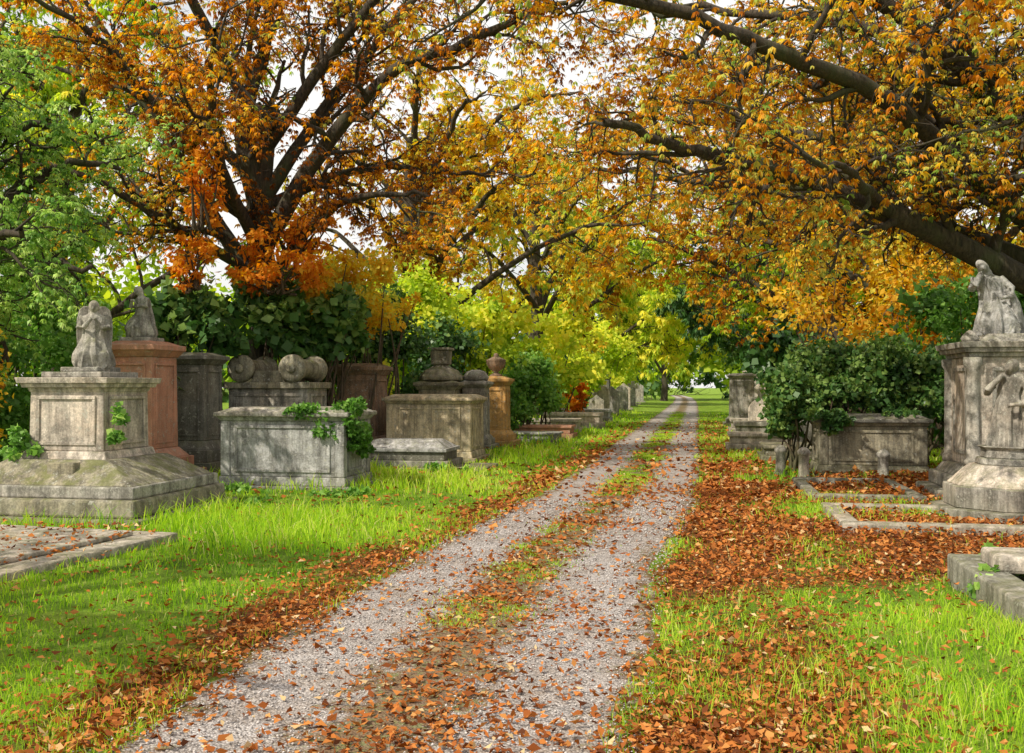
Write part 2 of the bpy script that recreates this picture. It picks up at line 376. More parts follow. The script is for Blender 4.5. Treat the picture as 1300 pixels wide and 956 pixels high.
block(A,'statue_base',0,0,zt+.07,.06,.5,.5,S_grey)
statue(A,'angel_statue',(0.04,0,zt+.11),.84,S_grey,rz=.5,wings=True,kneel=True,arm='pray',seed=1)
G=empty('flat_grave_slab',(-5.55,9.25,0),-math.radians(16))
block(G,'kerb_slab',0,0,-.1,.24,3.9,2.55,S_pale,bev=.02); block(G,'ledger',0,0,.14,.045,3.3,1.95,S_pale,bev=.015)
SLABS+= [(-5.55,9.25,3.9,2.55,-math.radians(16)),(-5.18,12.25,2.75,2.5,YAW)]
e,h=pedestal('red_granite_monument',(-5.98,16.1,0),YAW,.82,2.32,S_red,basew=1.5,base_h=.6,cap=.26)
block(e,'statue_base',0,0,h-.01,.07,.5,.5,S_grey)
statue(e,'mourning_statue',(0,0,h+.05),.84,S_grey,rz=-.5,kneel=True,arm='pray',seed=2,bow=.1)
e,h=pedestal('dark_stone_monument',(-5.75,18.1,0),YAW,.72,2.2,S_dark,basew=1.2,base_h=.62,cap=.22)
chest_tomb('chest_tomb',(-3.38,15.7,0),YAW,2.0,1.25,1.27,S_blue,top=S_grey)
e=empty('scroll_topped_monument',(-4.55,19.4,0),YAW)
block(e,'foundation',0,0,-.1,.4,2.0,1.3,S_dark); block(e,'die',0,0,.3,1.25,1.6,1.0,S_grey); frames(e,0,0,.4,1.45,1.6,1.0,S_grey,faces='fr')
block(e,'cornice',0,0,1.55,.12,1.75,1.15,S_olive)
for i,sx in enumerate((-.52,.52)):
    lathe(e,f'scroll_{i+1}',sx,0,[(.2,-.62),(.26,-.6),(.27,-.52),(.2,-.45),(.18,0),(.2,.45),(.27,.52),(.26,.6),(.2,.62)],S_olive,axis='y').location=(sx,0,1.93)
    lathe(e,f'scroll_boss_{i+1}',sx,0,[(.03,-.68),(.08,-.66),(.1,-.61)],S_olive,axis='y').location=(sx,0,1.93)
block(e,'saddle',0,0,1.67,.22,.7,1.0,S_olive,.5,1.0)
pedestal('brown_stone_monument',(-3.35,22.3,0),YAW,.92,2.1,S_brown,basew=1.45,base_h=.5,cap=.26)
e=empty('low_hipped_tomb',(-1.98,19.2,0),YAW)
block(e,'foundation',.3,0,-.1,.18,2.6,1.5,S_olive,bev=.02); block(e,'base',0,0,.08,.12,1.85,1.2,S_grey); block(e,'body',0,0,.2,.16,1.65,1.0,S_dark)
block(e,'slab',0,0,.36,.07,1.75,1.1,S_blue); block(e,'hipped_top',0,0,.43,.15,1.65,1.0,S_blue,1.25,.45)
SLABS.append((-1.7,19.2,2.8,1.6,YAW))
chest_tomb('cream_chest_tomb',(-1.65,21.6,0),YAW,1.85,1.3,1.42,S_cream,top=S_cream,n=2)
e,h=pedestal('urn_monument',(-1.75,24.6,0),YAW,.95,1.75,S_olive,basew=1.5,cap=.25)
lathe(e,'domed_cap',0,0,[(.55,1.74),(.53,1.85),(.42,1.98),(.25,2.06),(.2,2.1),(.14,2.13),(.1,2.15)],S_olive)
block(e,'cube_finial',0,0,2.12,.36,.42,.42,S_olive,.46,.46,bev=.03); block(e,'finial_cap',0,0,2.48,.06,.54,.54,S_olive)
e,h=pedestal('stone_pedestal',(-.9,24.8,0),YAW,.6,1.75,S_grey,basew=1.,cap=.2)
lathe(e,'ball_cap',0,0,[(.3,1.74),(.33,1.82),(.24,1.95),(.1,2.0)],S_grey)
e,h=pedestal('ochre_urn_monument',(-.42,26.2,0),YAW,.66,1.85,S_ochre,basew=1.15,base_h=.45,cap=.24)
lathe(e,'urn',0,0,[(.16,1.84),(.17,1.88),(.07,1.94),(.07,1.97),(.19,2.06),(.25,2.18),(.25,2.25),(.27,2.28),(.16,2.33),(.06,2.38),(.07,2.42),(.03,2.46)],S_brown)
chest_tomb('dark_chest_tomb',(6.35,17.8,0),YAW,1.8,1.15,1.1,S_olive,top=S_dark)
for k,(x,y,hh) in enumerate(((4.95,16.9,.52),(6.2,16.65,.5),(4.8,17.8,.5),(7.35,16.4,.5))):
    e=empty('stone_bollard',(x,y,0),YAW)
    lathe(e,'post',0,0,[(.12,-.1),(.12,.06),(.09,.09),(.085,hh-.1),(.11,hh-.08),(.11,hh-.03),(.07,hh+.02),(.03,hh+.04)],S_grey,seg=16)
B=empty('right_statue_monument',(7.1,13.75,0),YAW)
block(B,'foundation_step',0,0,-.15,.33,2.5,2.0,S_grey,bev=.03)
block(B,'second_step',0,0,.18,.2,2.2,1.7,S_grey,bev=.03)
block(B,'base_moulding',0,0,.38,.14,2.05,1.55,S_grey,1.85,1.35)
block(B,'die',0,0,.52,1.47,1.7,1.2,S_pale)
frames(B,0,0,.66,1.85,1.7,1.2,S_grey,m=.25,t=.05,faces='fl')
for i,(sx,sy) in enumerate(((-1,-1),(1,-1),(1,1),(-1,1))):
    lathe(B,f'corner_column_{i+1}',sx*.84,sy*.59,[(.12,.52),(.12,.6),(.09,.64),(.085,1.83),(.12,1.89),(.12,1.985)],S_grey,seg=16)
zt=cornice(B,'cornice',0,0,1.99,1.78,1.28,S_grey,((.0,.06),(.07,.06),(.11,.08)))
block(B,'pediment_block',0,0,zt,.12,1.5,1.0,S_grey,1.2,.8)
for i,sx in enumerate((-.85,.85)):
    lathe(B,f'acroterion_{i+1}',sx,-.5,[(.1,zt),(.12,zt+.05),(.07,zt+.12),(.02,zt+.16)],S_grey,seg=14)
statue(B,'draped_mourner_statue',(-.38,-.1,zt+.1),1.05,S_blue,rz=-.3,lean=(-.22,-.05),kneel=True,arm='rest',seed=3,width=1.05,bow=.08)
C=empty('octagonal_statue_tomb',(6.02,11.95,0),YAW)
def octa(name,prof,mat):
    o=lathe(C,name,0,0,prof,mat,seg=8); o.modifiers.new('bevel','BEVEL').width=.012; return o
octa('octagonal_step',[(.95,-.15),(.95,.16)],S_grey)
octa('octagonal_plinth',[(.8,.16),(.8,.42)],S_grey)
octa('octagonal_slope',[(.76,.42),(.5,.66)],S_pale)
octa('octagonal_die',[(.44,.66),(.42,.74)],S_grey)
octa('octagonal_cap',[(.38,.74),(.36,.84),(.42,.88)],S_grey)
statue(C,'leaning_angel_statue',(-.08,0,.86),1.06,S_grey,rz=-.7,lean=(.12,-.05),arm='rest',seed=5,bow=.07)
SLABS+=[(7.1,13.75,2.5,2.0,YAW),(6.02,11.95,1.8,1.8,YAW)]
def kerb_plot(name,loc,rz,w,d,t=.2,h=.16,mat=S_grey,infill=None):
    e=empty(name,loc,rz)
    block(e,'kerb_front',0,-d/2+t/2,-.1,h+.1,w,t,mat,bev=.02); block(e,'kerb_back',0,d/2-t/2,-.1,h+.1,w,t,mat,bev=.02)
    block(e,'kerb_left',-w/2+t/2,0,-.1,h+.097,t,d-2*t-.006,mat,bev=.02); block(e,'kerb_right',w/2-t/2,0,-.1,h+.097,t,d-2*t-.006,mat,bev=.02)
    if infill: block(e,'infill',0,0,-.1,.1+h*.45,w-2*t-.01,d-2*t-.01,infill,bev=0)
    return e
ke=kerb_plot('kerbed_grave',(4.75,6.95,0),YAW,2.75,2.1,.26,.22,S_grey,S_olive); SLABS.append((4.75,6.95,2.75,2.1,YAW))
block(ke,'corner_stone',-.85,.5,.2,.13,.7,.5,S_pale,bev=.03)
kerb_plot('kerbed_grave',(5.3,11.2,0),YAW,3.3,1.9,.2,.15,S_pale)
kerb_plot('kerbed_grave',(5.0,14.6,0),YAW,1.5,2.6,.16,.14,S_grey)
def headstone(loc,w,h,mat,kind=0):
    nm=['headstone','stone_cross','rounded_headstone'][kind]
    e=empty(nm,loc,YAW+random.uniform(-.1,.1)); e.rotation_euler[0]=random.uniform(-.05,.05)
    block(e,'base',0,0,-.1,.25,w*1.35,.4,mat,bev=.02)
    if kind==1:
        block(e,'shaft',0,0,.15,h-.15,w*.3,.14,mat); block(e,'cross_arm',0,0,h*.68,w*.28,w*.95,.13,mat)
    else:
        pts=[(-w/2,.15),(w/2,.15)]
        sh=h-w*.35
        if kind==0: pts+=[(w/2,sh),(w*.3,sh+w*.08),(0,h),(-w*.3,sh+w*.08),(-w/2,sh)]
        else: pts+=[(w/2*math.cos(a),sh+w*.5*math.sin(a)) for a in np.linspace(0,math.pi,13)]
        n=len(pts); V=[(x,-.06,z) for x,z in pts]+[(x,.06,z) for x,z in pts]
        F=[tuple(range(n)),tuple(range(2*n-1,n-1,-1))]+[(i,i+n,(i+1)%n+n,(i+1)%n) for i in range(n)]
        me=bpy.data.meshes.new('slab'); me.from_pydata(V,[],F); me.materials.append(mat)
        o=link(bpy.data.objects.new('slab',me),e); o.modifiers.new('b','BEVEL').width=.012
def lowtomb(loc,w,d,h,mat,rz=YAW):
    e=empty('low_ledger_tomb',loc,rz); block(e,'base',0,0,-.1,.1+h*.4,w+.2,d+.2,mat); block(e,'body',0,0,h*.4,h*.4,w,d,mat); block(e,'slab',0,0,h*.8,h*.2,w+.1,d+.1,mat,bev=.02)
lowtomb((1.3,33.5,0),1.9,1.0,.5,S_pale); lowtomb((1.0,30.6,0),1.7,1.0,.4,S_red); lowtomb((2.3,37.5,0),2.1,1.2,.6,S_pale)
lowtomb((.6,28.2,0),1.5,.9,.3,S_blue); lowtomb((3.2,43,0),2,1.1,.6,S_blue)
headstone((1.6,40,0),.8,1.7,S_pale,2)
for (x,y,w,h,mt,k) in ((3.9,46,.7,1.2,S_grey,0),(4.4,49,.8,1.5,S_pale,2),(5.3,53,.8,1.6,S_grey,0),(5.0,57,.9,1.9,S_dark,1),(6.6,60,.8,1.5,S_grey,2),(7.4,66,.9,1.8,S_pale,0),(8.8,75,1.,1.8,S_grey,0),(10.2,84,1.,2.,S_pale,1),(2.8,50,.9,1.8,S_dark,0),(4,62,1,2.2,S_grey,1),(12,95,1.1,2,S_grey,0),(7.5,30,.75,1.1,S_pale,2),(8.8,33,.8,1.2,S_grey,0),(9.5,38,.8,1.4,S_grey,1),(10.4,42,.9,1.7,S_pale,0),(11.5,47,.9,1.6,S_grey,2),(13.4,56,1,1.9,S_grey,0),(16,68,1,2,S_pale,0),(19,82,1,2,S_grey,1)):
    headstone((x,y,0),w,h,mt,k)
pedestal('tall_stone_monument',(9.1,39.5,0),YAW,.95,2.1,S_grey,cap=.2); pedestal('tall_stone_monument',(12.2,50,0),YAW,1.0,2.4,S_pale,cap=.2)
pedestal('tall_stone_monument',(5.6,63,0),YAW,1.2,2.3,S_dark,cap=.3)
lowtomb((6.2,24.6,0),1.6,.9,.45,S_pale); lowtomb((7.1,28,0),1.6,.9,.6,S_grey); lowtomb((8.2,33.5,0),1.6,1,.5,S_pale); lowtomb((5.95,21.5,0),1.0,1.4,.35,S_olive)
headstone((6.8,22.6,0),.7,1.0,S_grey,0)
# ---------------------------------------------------------------- grass / litter
def lodsample(n,ymin,ymax,spread=.62,pad=2.5):
    y=ymin*(ymax/ymin)**R.random(n); x=R.uniform(-1,1,n)*(spread*y+pad); return x,y
n=300000
x,y=lodsample(n,3.2,60)
d=x-pc(y); ld=leafdens(x,y)
ad=np.abs(d)
keep=(ad>1.15+.15*vnoise(x,y,3,31))&(R.random(n)>np.clip(ld*1.0,0,.95))
mid=(ad<.3)&(y>7.0)&(vnoise(x,y,2.5,33)>-.45)&(R.random(n)<.9); keep=(keep|mid)&~in_slab(x,y)
keep&=~((x<pc(y)-6.5)&(R.random(n)<.6))
keep&=(R.random(n)<.55+.9*smoothstep(-.7,.5,vnoise(x,y,2.6,47)))
x=x[keep];y=y[keep]
n2=46000; y2=6.5*(60/6.5)**(R.random(n2)**.8); d2=R.normal(0,.17,n2); k2=vnoise(pc(y2)+d2,y2,2.5,33)>-.4
x=np.concatenate([x,(pc(y2)+d2)[k2]]); y=np.concatenate([y,y2[k2]]); d=x-pc(y); n=len(x)
clump=vnoise(x,y,1.6,40); cl2=vnoise(x,y,7,41)
Lg=(.09+.06*clump+.045*cl2)*R.uniform(.5,1.4,n); Lg=np.clip(Lg,.03,.32)*(1+.9*smoothstep(1.9,3.,-d)*(clump>0))
Lg*=np.where(np.abs(d)<.6,.6,1.0)*np.where(np.abs(d)<1.7,.75,1.0)
Wg=np.clip(.0007*y,.0035,.03)*R.uniform(.7,1.3,n)
a=R.uniform(0,6.283,n); sd=np.stack([-np.sin(a),np.cos(a),np.zeros(n)],1)
aa=a+R.uniform(-.6,.6,n); bend=R.uniform(.1,.95,n)
b0=np.stack([x,y,hgt(x,y)-.005],1); up=np.array([0,0,1.])
dr=np.stack([np.cos(aa+1.57),np.sin(aa+1.57),np.zeros(n)],1)
p1=b0+up*(Lg*.55)[:,None]+dr*(Lg*bend*.22)[:,None]; p2=b0+up*(Lg*(1-.3*bend))[:,None]+dr*(Lg*bend*.8)[:,None]
V=np.stack([b0-sd*Wg[:,None]*.7,b0+sd*Wg[:,None]*.7,p1+sd*Wg[:,None]*.55,p1-sd*Wg[:,None]*.55,p2+sd*Wg[:,None]*.08,p2-sd*Wg[:,None]*.08],1).reshape(-1,3)
i=np.arange(n)*6
F=np.concatenate([np.stack([i,i+1,i+2,i+3],1),np.stack([i+3,i+2,i+4,i+5],1)])
rg=np.clip(.45+.27*clump+.22*vnoise(x,y,.6,44)+R.normal(0,.19,n),0,.95); rg[R.random(n)<.05]=1
np_mesh('grass',V,F,M_grass,{'rnd':('FACE',np.concatenate([rg,rg]))})
def litter(name,n,ymin,ymax,fn,size):
    x,y=lodsample(n,ymin,ymax); k=R.random(n)<fn(x,y); x=x[k];y=y[k]; n=len(x)
    z=hgt(x,y)+.01+R.uniform(0,.035,n)*(1+.8*(np.abs(x-pc(y))>1.6))
    z=np.where(in_slab(x,y,SLABS[:1]),.192,z)
    k=~in_slab(x,y,SLABS[1:]); x=x[k];y=y[k];z=z[k];n=len(x)
    dd=randdir(n); dd[:,2]*=.3; dd=norm(dd); s=perp(dd); s[:,2]*=.35; s=norm(s)
    L=size*R.uniform(.5,1.5,n)*np.clip(y/8,1,2.6); W=L*R.uniform(.15,.38,n)
    leafobj(name,np.stack([x,y,z],1),dd,s,L,W,np.clip(R.normal(.47,.27,n),0,1),M_fall,fold=R.uniform(.2,.9,n))
litter('fallen_leaves',310000,3.2,45,lambda x,y:np.clip(leafdens(x,y),0,1)*.95+.025*(np.abs(x-pc(y))<6)+.1*in_slab(x,y,SLABS[:1]),.044)
n=16000; y=3.2*(14/3.2)**R.random(n); x=pc(y)+R.uniform(-1.25,1.25,n); r=R.uniform(.003,.009,n)*np.clip(y/7,1,2)
c=np.stack([x,y,.012+r*.3],1)
O=np.array([(1,0,0),(0,1,0),(-1,0,0),(0,-1,0),(0,0,.7),(0,0,-.7)],float)
V=(c[:,None,:]+O[None]*r[:,None,None]*R.uniform(.6,1.3,(n,6,1))).reshape(-1,3)
T=np.array([(0,1,4),(1,2,4),(2,3,4),(3,0,4),(1,0,5),(2,1,5),(3,2,5),(0,3,5)])
F=(np.arange(n)[:,None,None]*6+T[None]).reshape(-1,3)
m,nt,b=newmat('pebble_stone'); nt.links.new(ramp(nt,attr(nt,'rnd'),[(0,(.2,.175,.16)),(.5,(.4,.365,.35)),(1,(.6,.56,.54))]),b.inputs['Base Color']); b.inputs['Roughness'].default_value=.95; b.inputs['Specular IOR Level'].default_value=.1
np_mesh('loose_gravel',V,F,m,{'rnd':('FACE',np.repeat(R.random(n),8))},smooth=True)
# ---------------------------------------------------------------- trees
class Tubes:
    def __init__(s): s.V=[];s.F=[];s.n=0
    def add(s,P,r,k):
        P=np.asarray(P,float); r=np.asarray(r,float); n=len(P)
        t=np.empty_like(P); t[1:-1]=P[2:]-P[:-2]; t[0]=P[1]-P[0]; t[-1]=P[-1]-P[-2]; t=norm(t)
        ref=np.array([.31,.52,.8]) if abs(t[0,2])<.8 else np.array([1.,.1,0])
        a=norm(np.cross(t,ref)); b=np.cross(t,a)
        an=np.arange(k)*2*math.pi/k
        ring=P[:,None,:]+r[:,None,None]*(a[:,None,:]*np.cos(an)[None,:,None]+b[:,None,:]*np.sin(an)[None,:,None])
        s.V.append(ring.reshape(-1,3))
        i=np.arange(n-1)[:,None]*k; j=np.arange(k)[None]; j2=(j+1)%k
        s.F.append(np.stack([i+j,i+j2,i+k+j2,i+k+j],-1).reshape(-1,4)+s.n); s.n+=n*k
    def obj(s,name,mat,par): return np_mesh(name,np.concatenate(s.V),np.concatenate(s.F),mat,None,par,smooth=True)
def catmull(C,n):
    C=np.asarray(C,float); C=np.vstack([2*C[0]-C[1],C,2*C[-1]-C[-2]]); out=[]
    for s in range(len(C)-3):
        p0,p1,p2,p3=C[s:s+4]
        for t in np.linspace(0,1,n,endpoint=False):
            out.append(.5*((2*p1)+(-p0+p2)*t+(2*p0-5*p1+4*p2-p3)*t*t+(-p0+3*p1-3*p2+p3)*t**3))
    out.append(C[-2]); return np.array(out)
def unit(v): return v/max(np.linalg.norm(v),1e-9)
def grow(T,leaf,p,d,L,r,lvl,cfg,hue):
    n=[9,6,5,4][lvl]; st=L/n; P=[p]; q=p.copy(); dd=unit(d)
    wob=[.15,.26,.33,.35][lvl]
    for i in range(n):
        dd=unit(dd+R.normal(0,wob,3)+np.array([0,0,cfg['trop'][lvl]])); q=q+dd*st; P.append(q)
    P=np.array(P); rr=np.linspace(r,r*.35,n+1)
    av=cfg.get('avoid')
    if av is not None and av(P[-1]): return
    T.add(P,rr,[8,6,4,3][lvl])
    if lvl==3:
        for t in cfg['tp']:
            k=min(int(t*n),n-1); f=t*n-k; leaf.append((*(P[k]*(1-f)+P[k+1]*f),hue))
        return
    for c in range(cfg['nc'][lvl]):
        t=(c+R.random())/cfg['nc'][lvl]*.8+.2; k=min(int(t*n),n-1); f=t*n-k; o=P[k]*(1-f)+P[k+1]*f
        ax=unit(P[k+1]-P[k]); s=unit(np.cross(ax,R.normal(size=3))); ang=R.uniform(.5,1.15)
        grow(T,leaf,o,ax*math.cos(ang)+s*math.sin(ang),L*R.uniform(.38,.62),max(r*.5*(1-.4*t),.006),lvl+1,cfg,hue+R.normal(0,.08))
def palmate(name,leaf,mat,par,L,nl=5,hs=.21,droop=(.2,1.6)):
    A=np.array(leaf); C=A[:,:3]; n=len(C); ph=R.uniform(0,6.28,n); dz=R.uniform(*droop,n); Ls=L*R.uniform(.6,1.3,n)
    B=[];D=[];S=[];LL=[];RR=[]
    tip=C+np.stack([np.cos(ph),np.sin(ph),-dz],1)*.06
    rb=A[:,3]+R.normal(0,hs,n)
    for k in range(nl):
        a=ph+(k-(nl-1)/2)*.75+R.normal(0,.15,n); d=norm(np.stack([np.cos(a),np.sin(a),-dz+R.normal(0,.25,n)],1))
        s=norm(np.stack([-np.sin(a),np.cos(a),R.normal(0,.45,n)],1)); s=norm(s-d*np.sum(s*d,1,keepdims=True))
        B.append(tip);D.append(d);S.append(s);LL.append(Ls*(1-.12*abs(k-(nl-1)/2)));RR.append(rb+R.normal(0,.07,n))
    B=np.concatenate(B);D=np.concatenate(D);S=np.concatenate(S);LL=np.concatenate(LL);RR=np.concatenate(RR)
    return leafobj(name,B,D,S,LL,LL*R.uniform(.1,.22,len(LL)),RR,mat,par,fold=.6)
def chestnut(name,trunk,limbs,mat,L=.13,r0=.4,l1=2.2,per_m=1.7,cfg=None,hue=.45,nl=5,avoid=None):
    e=empty(name,(0,0,0)); T=Tubes(); leaf=[]
    cfg=dict(cfg or dict(trop=[.0,.02,-.04,-.10],nc=[0,6,5],tp=(.2,.45,.7,1.0)))
    if avoid: cfg['avoid']=avoid
    tp=catmull(trunk,7); rr=np.interp(np.linspace(0,1,len(tp)),[0,.06,.2,1],[r0*1.5,r0*1.12,r0,r0*.6]); T.add(tp,rr,14)
    for li in limbs:
        P=catmull(li[1:],6) ; rL=li[0]
        P=P+R.normal(0,.04,P.shape)*np.linspace(0,1,len(P))[:,None]
        T.add(P,np.linspace(rL,rL*.22,len(P)),8)
        seg=np.linalg.norm(np.diff(P,axis=0),axis=1); tot=seg.sum(); cum=np.concatenate([[0],np.cumsum(seg)])
        nchild=int(tot*per_m); hl=hue+R.normal(0,.09)
        for c in range(nchild):
            s=tot*(.14+.86*(c+R.random())/nchild); k=max(min(np.searchsorted(cum,s)-1,len(seg)-1),0); f=(s-cum[k])/seg[k]; o=P[k]*(1-f)+P[k+1]*f
            ax=unit(P[k+1]-P[k]); sd=unit(np.cross(ax,R.normal(size=3))); ang=R.uniform(.55,1.25)
            fr=s/tot
            grow(T,leaf,o,ax*math.cos(ang)+sd*math.sin(ang)+np.array([0,0,.1]),l1*R.uniform(.6,1.2)*(1-.35*fr),max(rL*(1-.75*fr)*.5,.022),1,cfg,hl+R.normal(0,.08))
    T.obj('trunk_and_branches',M_bark,e); palmate('foliage',leaf,mat,e,L,nl=nl)
    print(name,len(leaf)); return e
chestnut('added_shade_tree',[(-5.3,21,-.3),(-5.35,21,1.5),(-5.2,21,3.2),(-5.35,21,5.2),(-5.2,21.1,7.5)],[
 (.2,(-5.3,21,3.6),(-6.3,20.8,5.2),(-7.4,20.3,7.2),(-8.6,20,9.4)),
 (.24,(-5.25,21,5.0),(-5.6,20.7,7.0),(-5.0,20.5,9.0),(-5.3,20.5,11.5)),
 (.2,(-5.2,21,4.6),(-4.0,20.6,6.4),(-2.4,19.7,7.8),(-.6,19,8.3),(1.0,18,8.6)),
 (.16,(-5.2,21,5.6),(-4.0,21.3,7.6),(-2.5,21.5,9.6),(-1.2,21.5,11)),
 (.14,(-5.25,21,3.4),(-4.3,20.2,4.6),(-3.0,19.4,5.3),(-1.6,18.8,5.2)),
 (.14,(-5.3,21,4.4),(-5.6,19.2,5.8),(-5.3,17.4,7.0),(-4.6,15.5,7.2)),
 (.13,(-5.3,21,3.9),(-6.6,20,4.7),(-8.1,19.2,5.6),(-9.6,18.8,6.0)),
 (.15,(-5.3,21,5.8),(-7,21.5,7.4),(-8.6,22,8.2),(-11,22.5,9)),
 (.14,(-5.2,21,6.6),(-3.4,20,8.6),(-1.5,18.5,9.8),(.5,17,10)),
 (.14,(-5.3,21,7),(-6.2,19.5,9),(-6.5,18.0,10),(-6.5,16,10.2)),
 (.13,(-5.3,21,4.8),(-6.8,19.6,6.8),(-7.6,18,8),(-8.6,16.6,8.4)),
 (.13,(-5.2,21,5.4),(-3.8,21.8,6.2),(-2.2,22.6,6.6),(-.4,23,6.4)),
],M_chest,L=.12,r0=.36,hue=.42,per_m=1.75)
chestnut('added_shade_tree',[(8.95,15.9,-.3),(8.9,15.8,1.5),(8.7,15.7,3.2),(8.8,15.7,5),(8.8,15.7,7)],[
 (.22,(8.7,15.7,2.9),(7.4,15.3,3.5),(5.6,14.7,4.15),(4.0,14.0,4.55),(2.5,13.3,4.75),(1.2,12.7,5.0)),
 (.18,(8.7,15.7,3.7),(7.0,14.9,4.7),(5.0,13.6,5.6),(3.2,12.6,5.9),(1.2,11.6,6.2),(-.9,11,6.2)),
 (.18,(8.75,15.7,4.4),(7.0,15.0,6.2),(4.8,14.2,7.4),(2.6,13.6,7.8),(.2,13.2,7.4)),
 (.14,(8.7,15.7,3.4),(6.6,16.1,4.3),(4.7,16.8,4.9),(3.0,17.5,5.2),(1.4,18,5.6)),
 (.13,(8.7,15.6,4.8),(7.4,13.3,6),(6,11,6.2),(4.4,9.2,5.7),(2.9,8.2,5.4)),
 (.14,(8.7,15.6,3.8),(7.8,13.6,4.8),(6.9,12,5.2),(6.1,10.2,4.9),(5.2,8.8,4.6)),
 (.15,(8.8,15.7,5.4),(6.5,17,7.6),(4,18.5,8.6),(2,19.5,9.2)),
 (.14,(8.7,15.6,5.0),(8.8,14.0,6.2),(9.6,12.8,6.8)),
 (.13,(8.7,15.6,4.4),(7.9,15.0,5.2),(6.6,14.6,5.4),(5.4,14.6,5.8)),
 (.16,(8.75,15.6,6.2),(7.2,14.5,8.6),(5.2,13,9.6),(3.0,12,9.6)),
 (.10,(5.6,14.7,4.15),(4.6,13.2,4.3),(4.1,12.2,4.25),(3.3,11.2,4.1)),
 (.12,(8.7,15.7,4.0),(6.2,17.5,5.8),(4,19,6.6),(1.8,20,7.0)),
],M_chest,L=.098,r0=.42,hue=.54,per_m=1.85,avoid=lambda q:(q[1]<14.7 and q[0]>5.0 and q[2]<3.8) or (q[1]<12 and q[2]<3.3))
cf=dict(trop=[.0,.02,-.05,-.12],nc=[0,5,4],tp=(.3,.65,1.0))
def auto_limbs(b,h,spread,n,z0,seed,bias=(0,0)):
    rg=np.random.default_rng(seed); L=[]
    for i in range(n):
        a=6.283*i/n+rg.uniform(-.3,.3); t=(i*.618)%1; zs=z0+(h-z0)*.55*t; sp=spread*(1-.45*t)*rg.uniform(.8,1.15)
        dx,dy=math.cos(a)*sp+bias[0],math.sin(a)*sp+bias[1]
        z1=zs+(h-zs)*rg.uniform(.35,.8)*(.5+.5*t)
        L.append((.15,(b[0],b[1],zs),(b[0]+dx*.33,b[1]+dy*.33,zs+(z1-zs)*.55),(b[0]+dx*.7,b[1]+dy*.7,zs+(z1-zs)*.95),(b[0]+dx,b[1]+dy,z1)))
    return L
def bigtree(name,b,h,spread,n,z0,mat,seed,L=.24,hue=.5,bias=(0,0),per_m=1.3,l1=2.6,nl=4,r0=.35,cfg=cf):
    return chestnut(name,[(b[0],b[1],-.3),(b[0]+.1,b[1],z0),(b[0]-.1,b[1],h*.5),(b[0],b[1],h*.72)],auto_limbs(b,h,spread,n,z0,seed,bias),mat,L=L,r0=r0,l1=l1,per_m=per_m,cfg=cfg,hue=hue,nl=nl)
bigtree('added_shade_tree',(10.8,25),13,6.2,14,2.4,M_gold,1,L=.18,hue=.34,bias=(-2.5,0),per_m=1.5)
bigtree('added_shade_tree',(11.8,36),15,7,13,2.6,M_chest,2,L=.24,hue=.52,bias=(-2.8,-1),per_m=1.3)
bigtree('lime_tree',(-3.4,34),14,7,12,3,M_gold,3,L=.25,hue=.52,bias=(1.8,0),per_m=1.2)
bigtree('lime_tree',(1.2,48),16,8.5,12,3,M_gold,4,L=.36,hue=.68,bias=(1,0),per_m=1.1)
bigtree('lime_tree',(16.5,52),15,7,12,3,M_yg,5,L=.36,hue=.5,bias=(-2,0))
bigtree('oak_tree',(-12.5,27),15,6.5,12,2,M_yg,6,L=.28,hue=.45)
bigtree('oak_tree',(19,70),16,8,12,1.5,M_dark,7,L=.55,hue=.55,per_m=1.5)
bigtree('oak_tree',(7.5,80),18,9,11,3,M_yg,8,L=.6,hue=.65)
bigtree('oak_tree',(18,30),14,6.5,11,2,M_yg,9,L=.28,hue=.5)
bigtree('oak_tree',(16,105),18,8,10,2,M_yg,10,L=.75,hue=.5,per_m=1.1)
bigtree('oak_tree',(27,100),18,8,10,2,M_dark,12,L=.75,hue=.7,per_m=1.1)
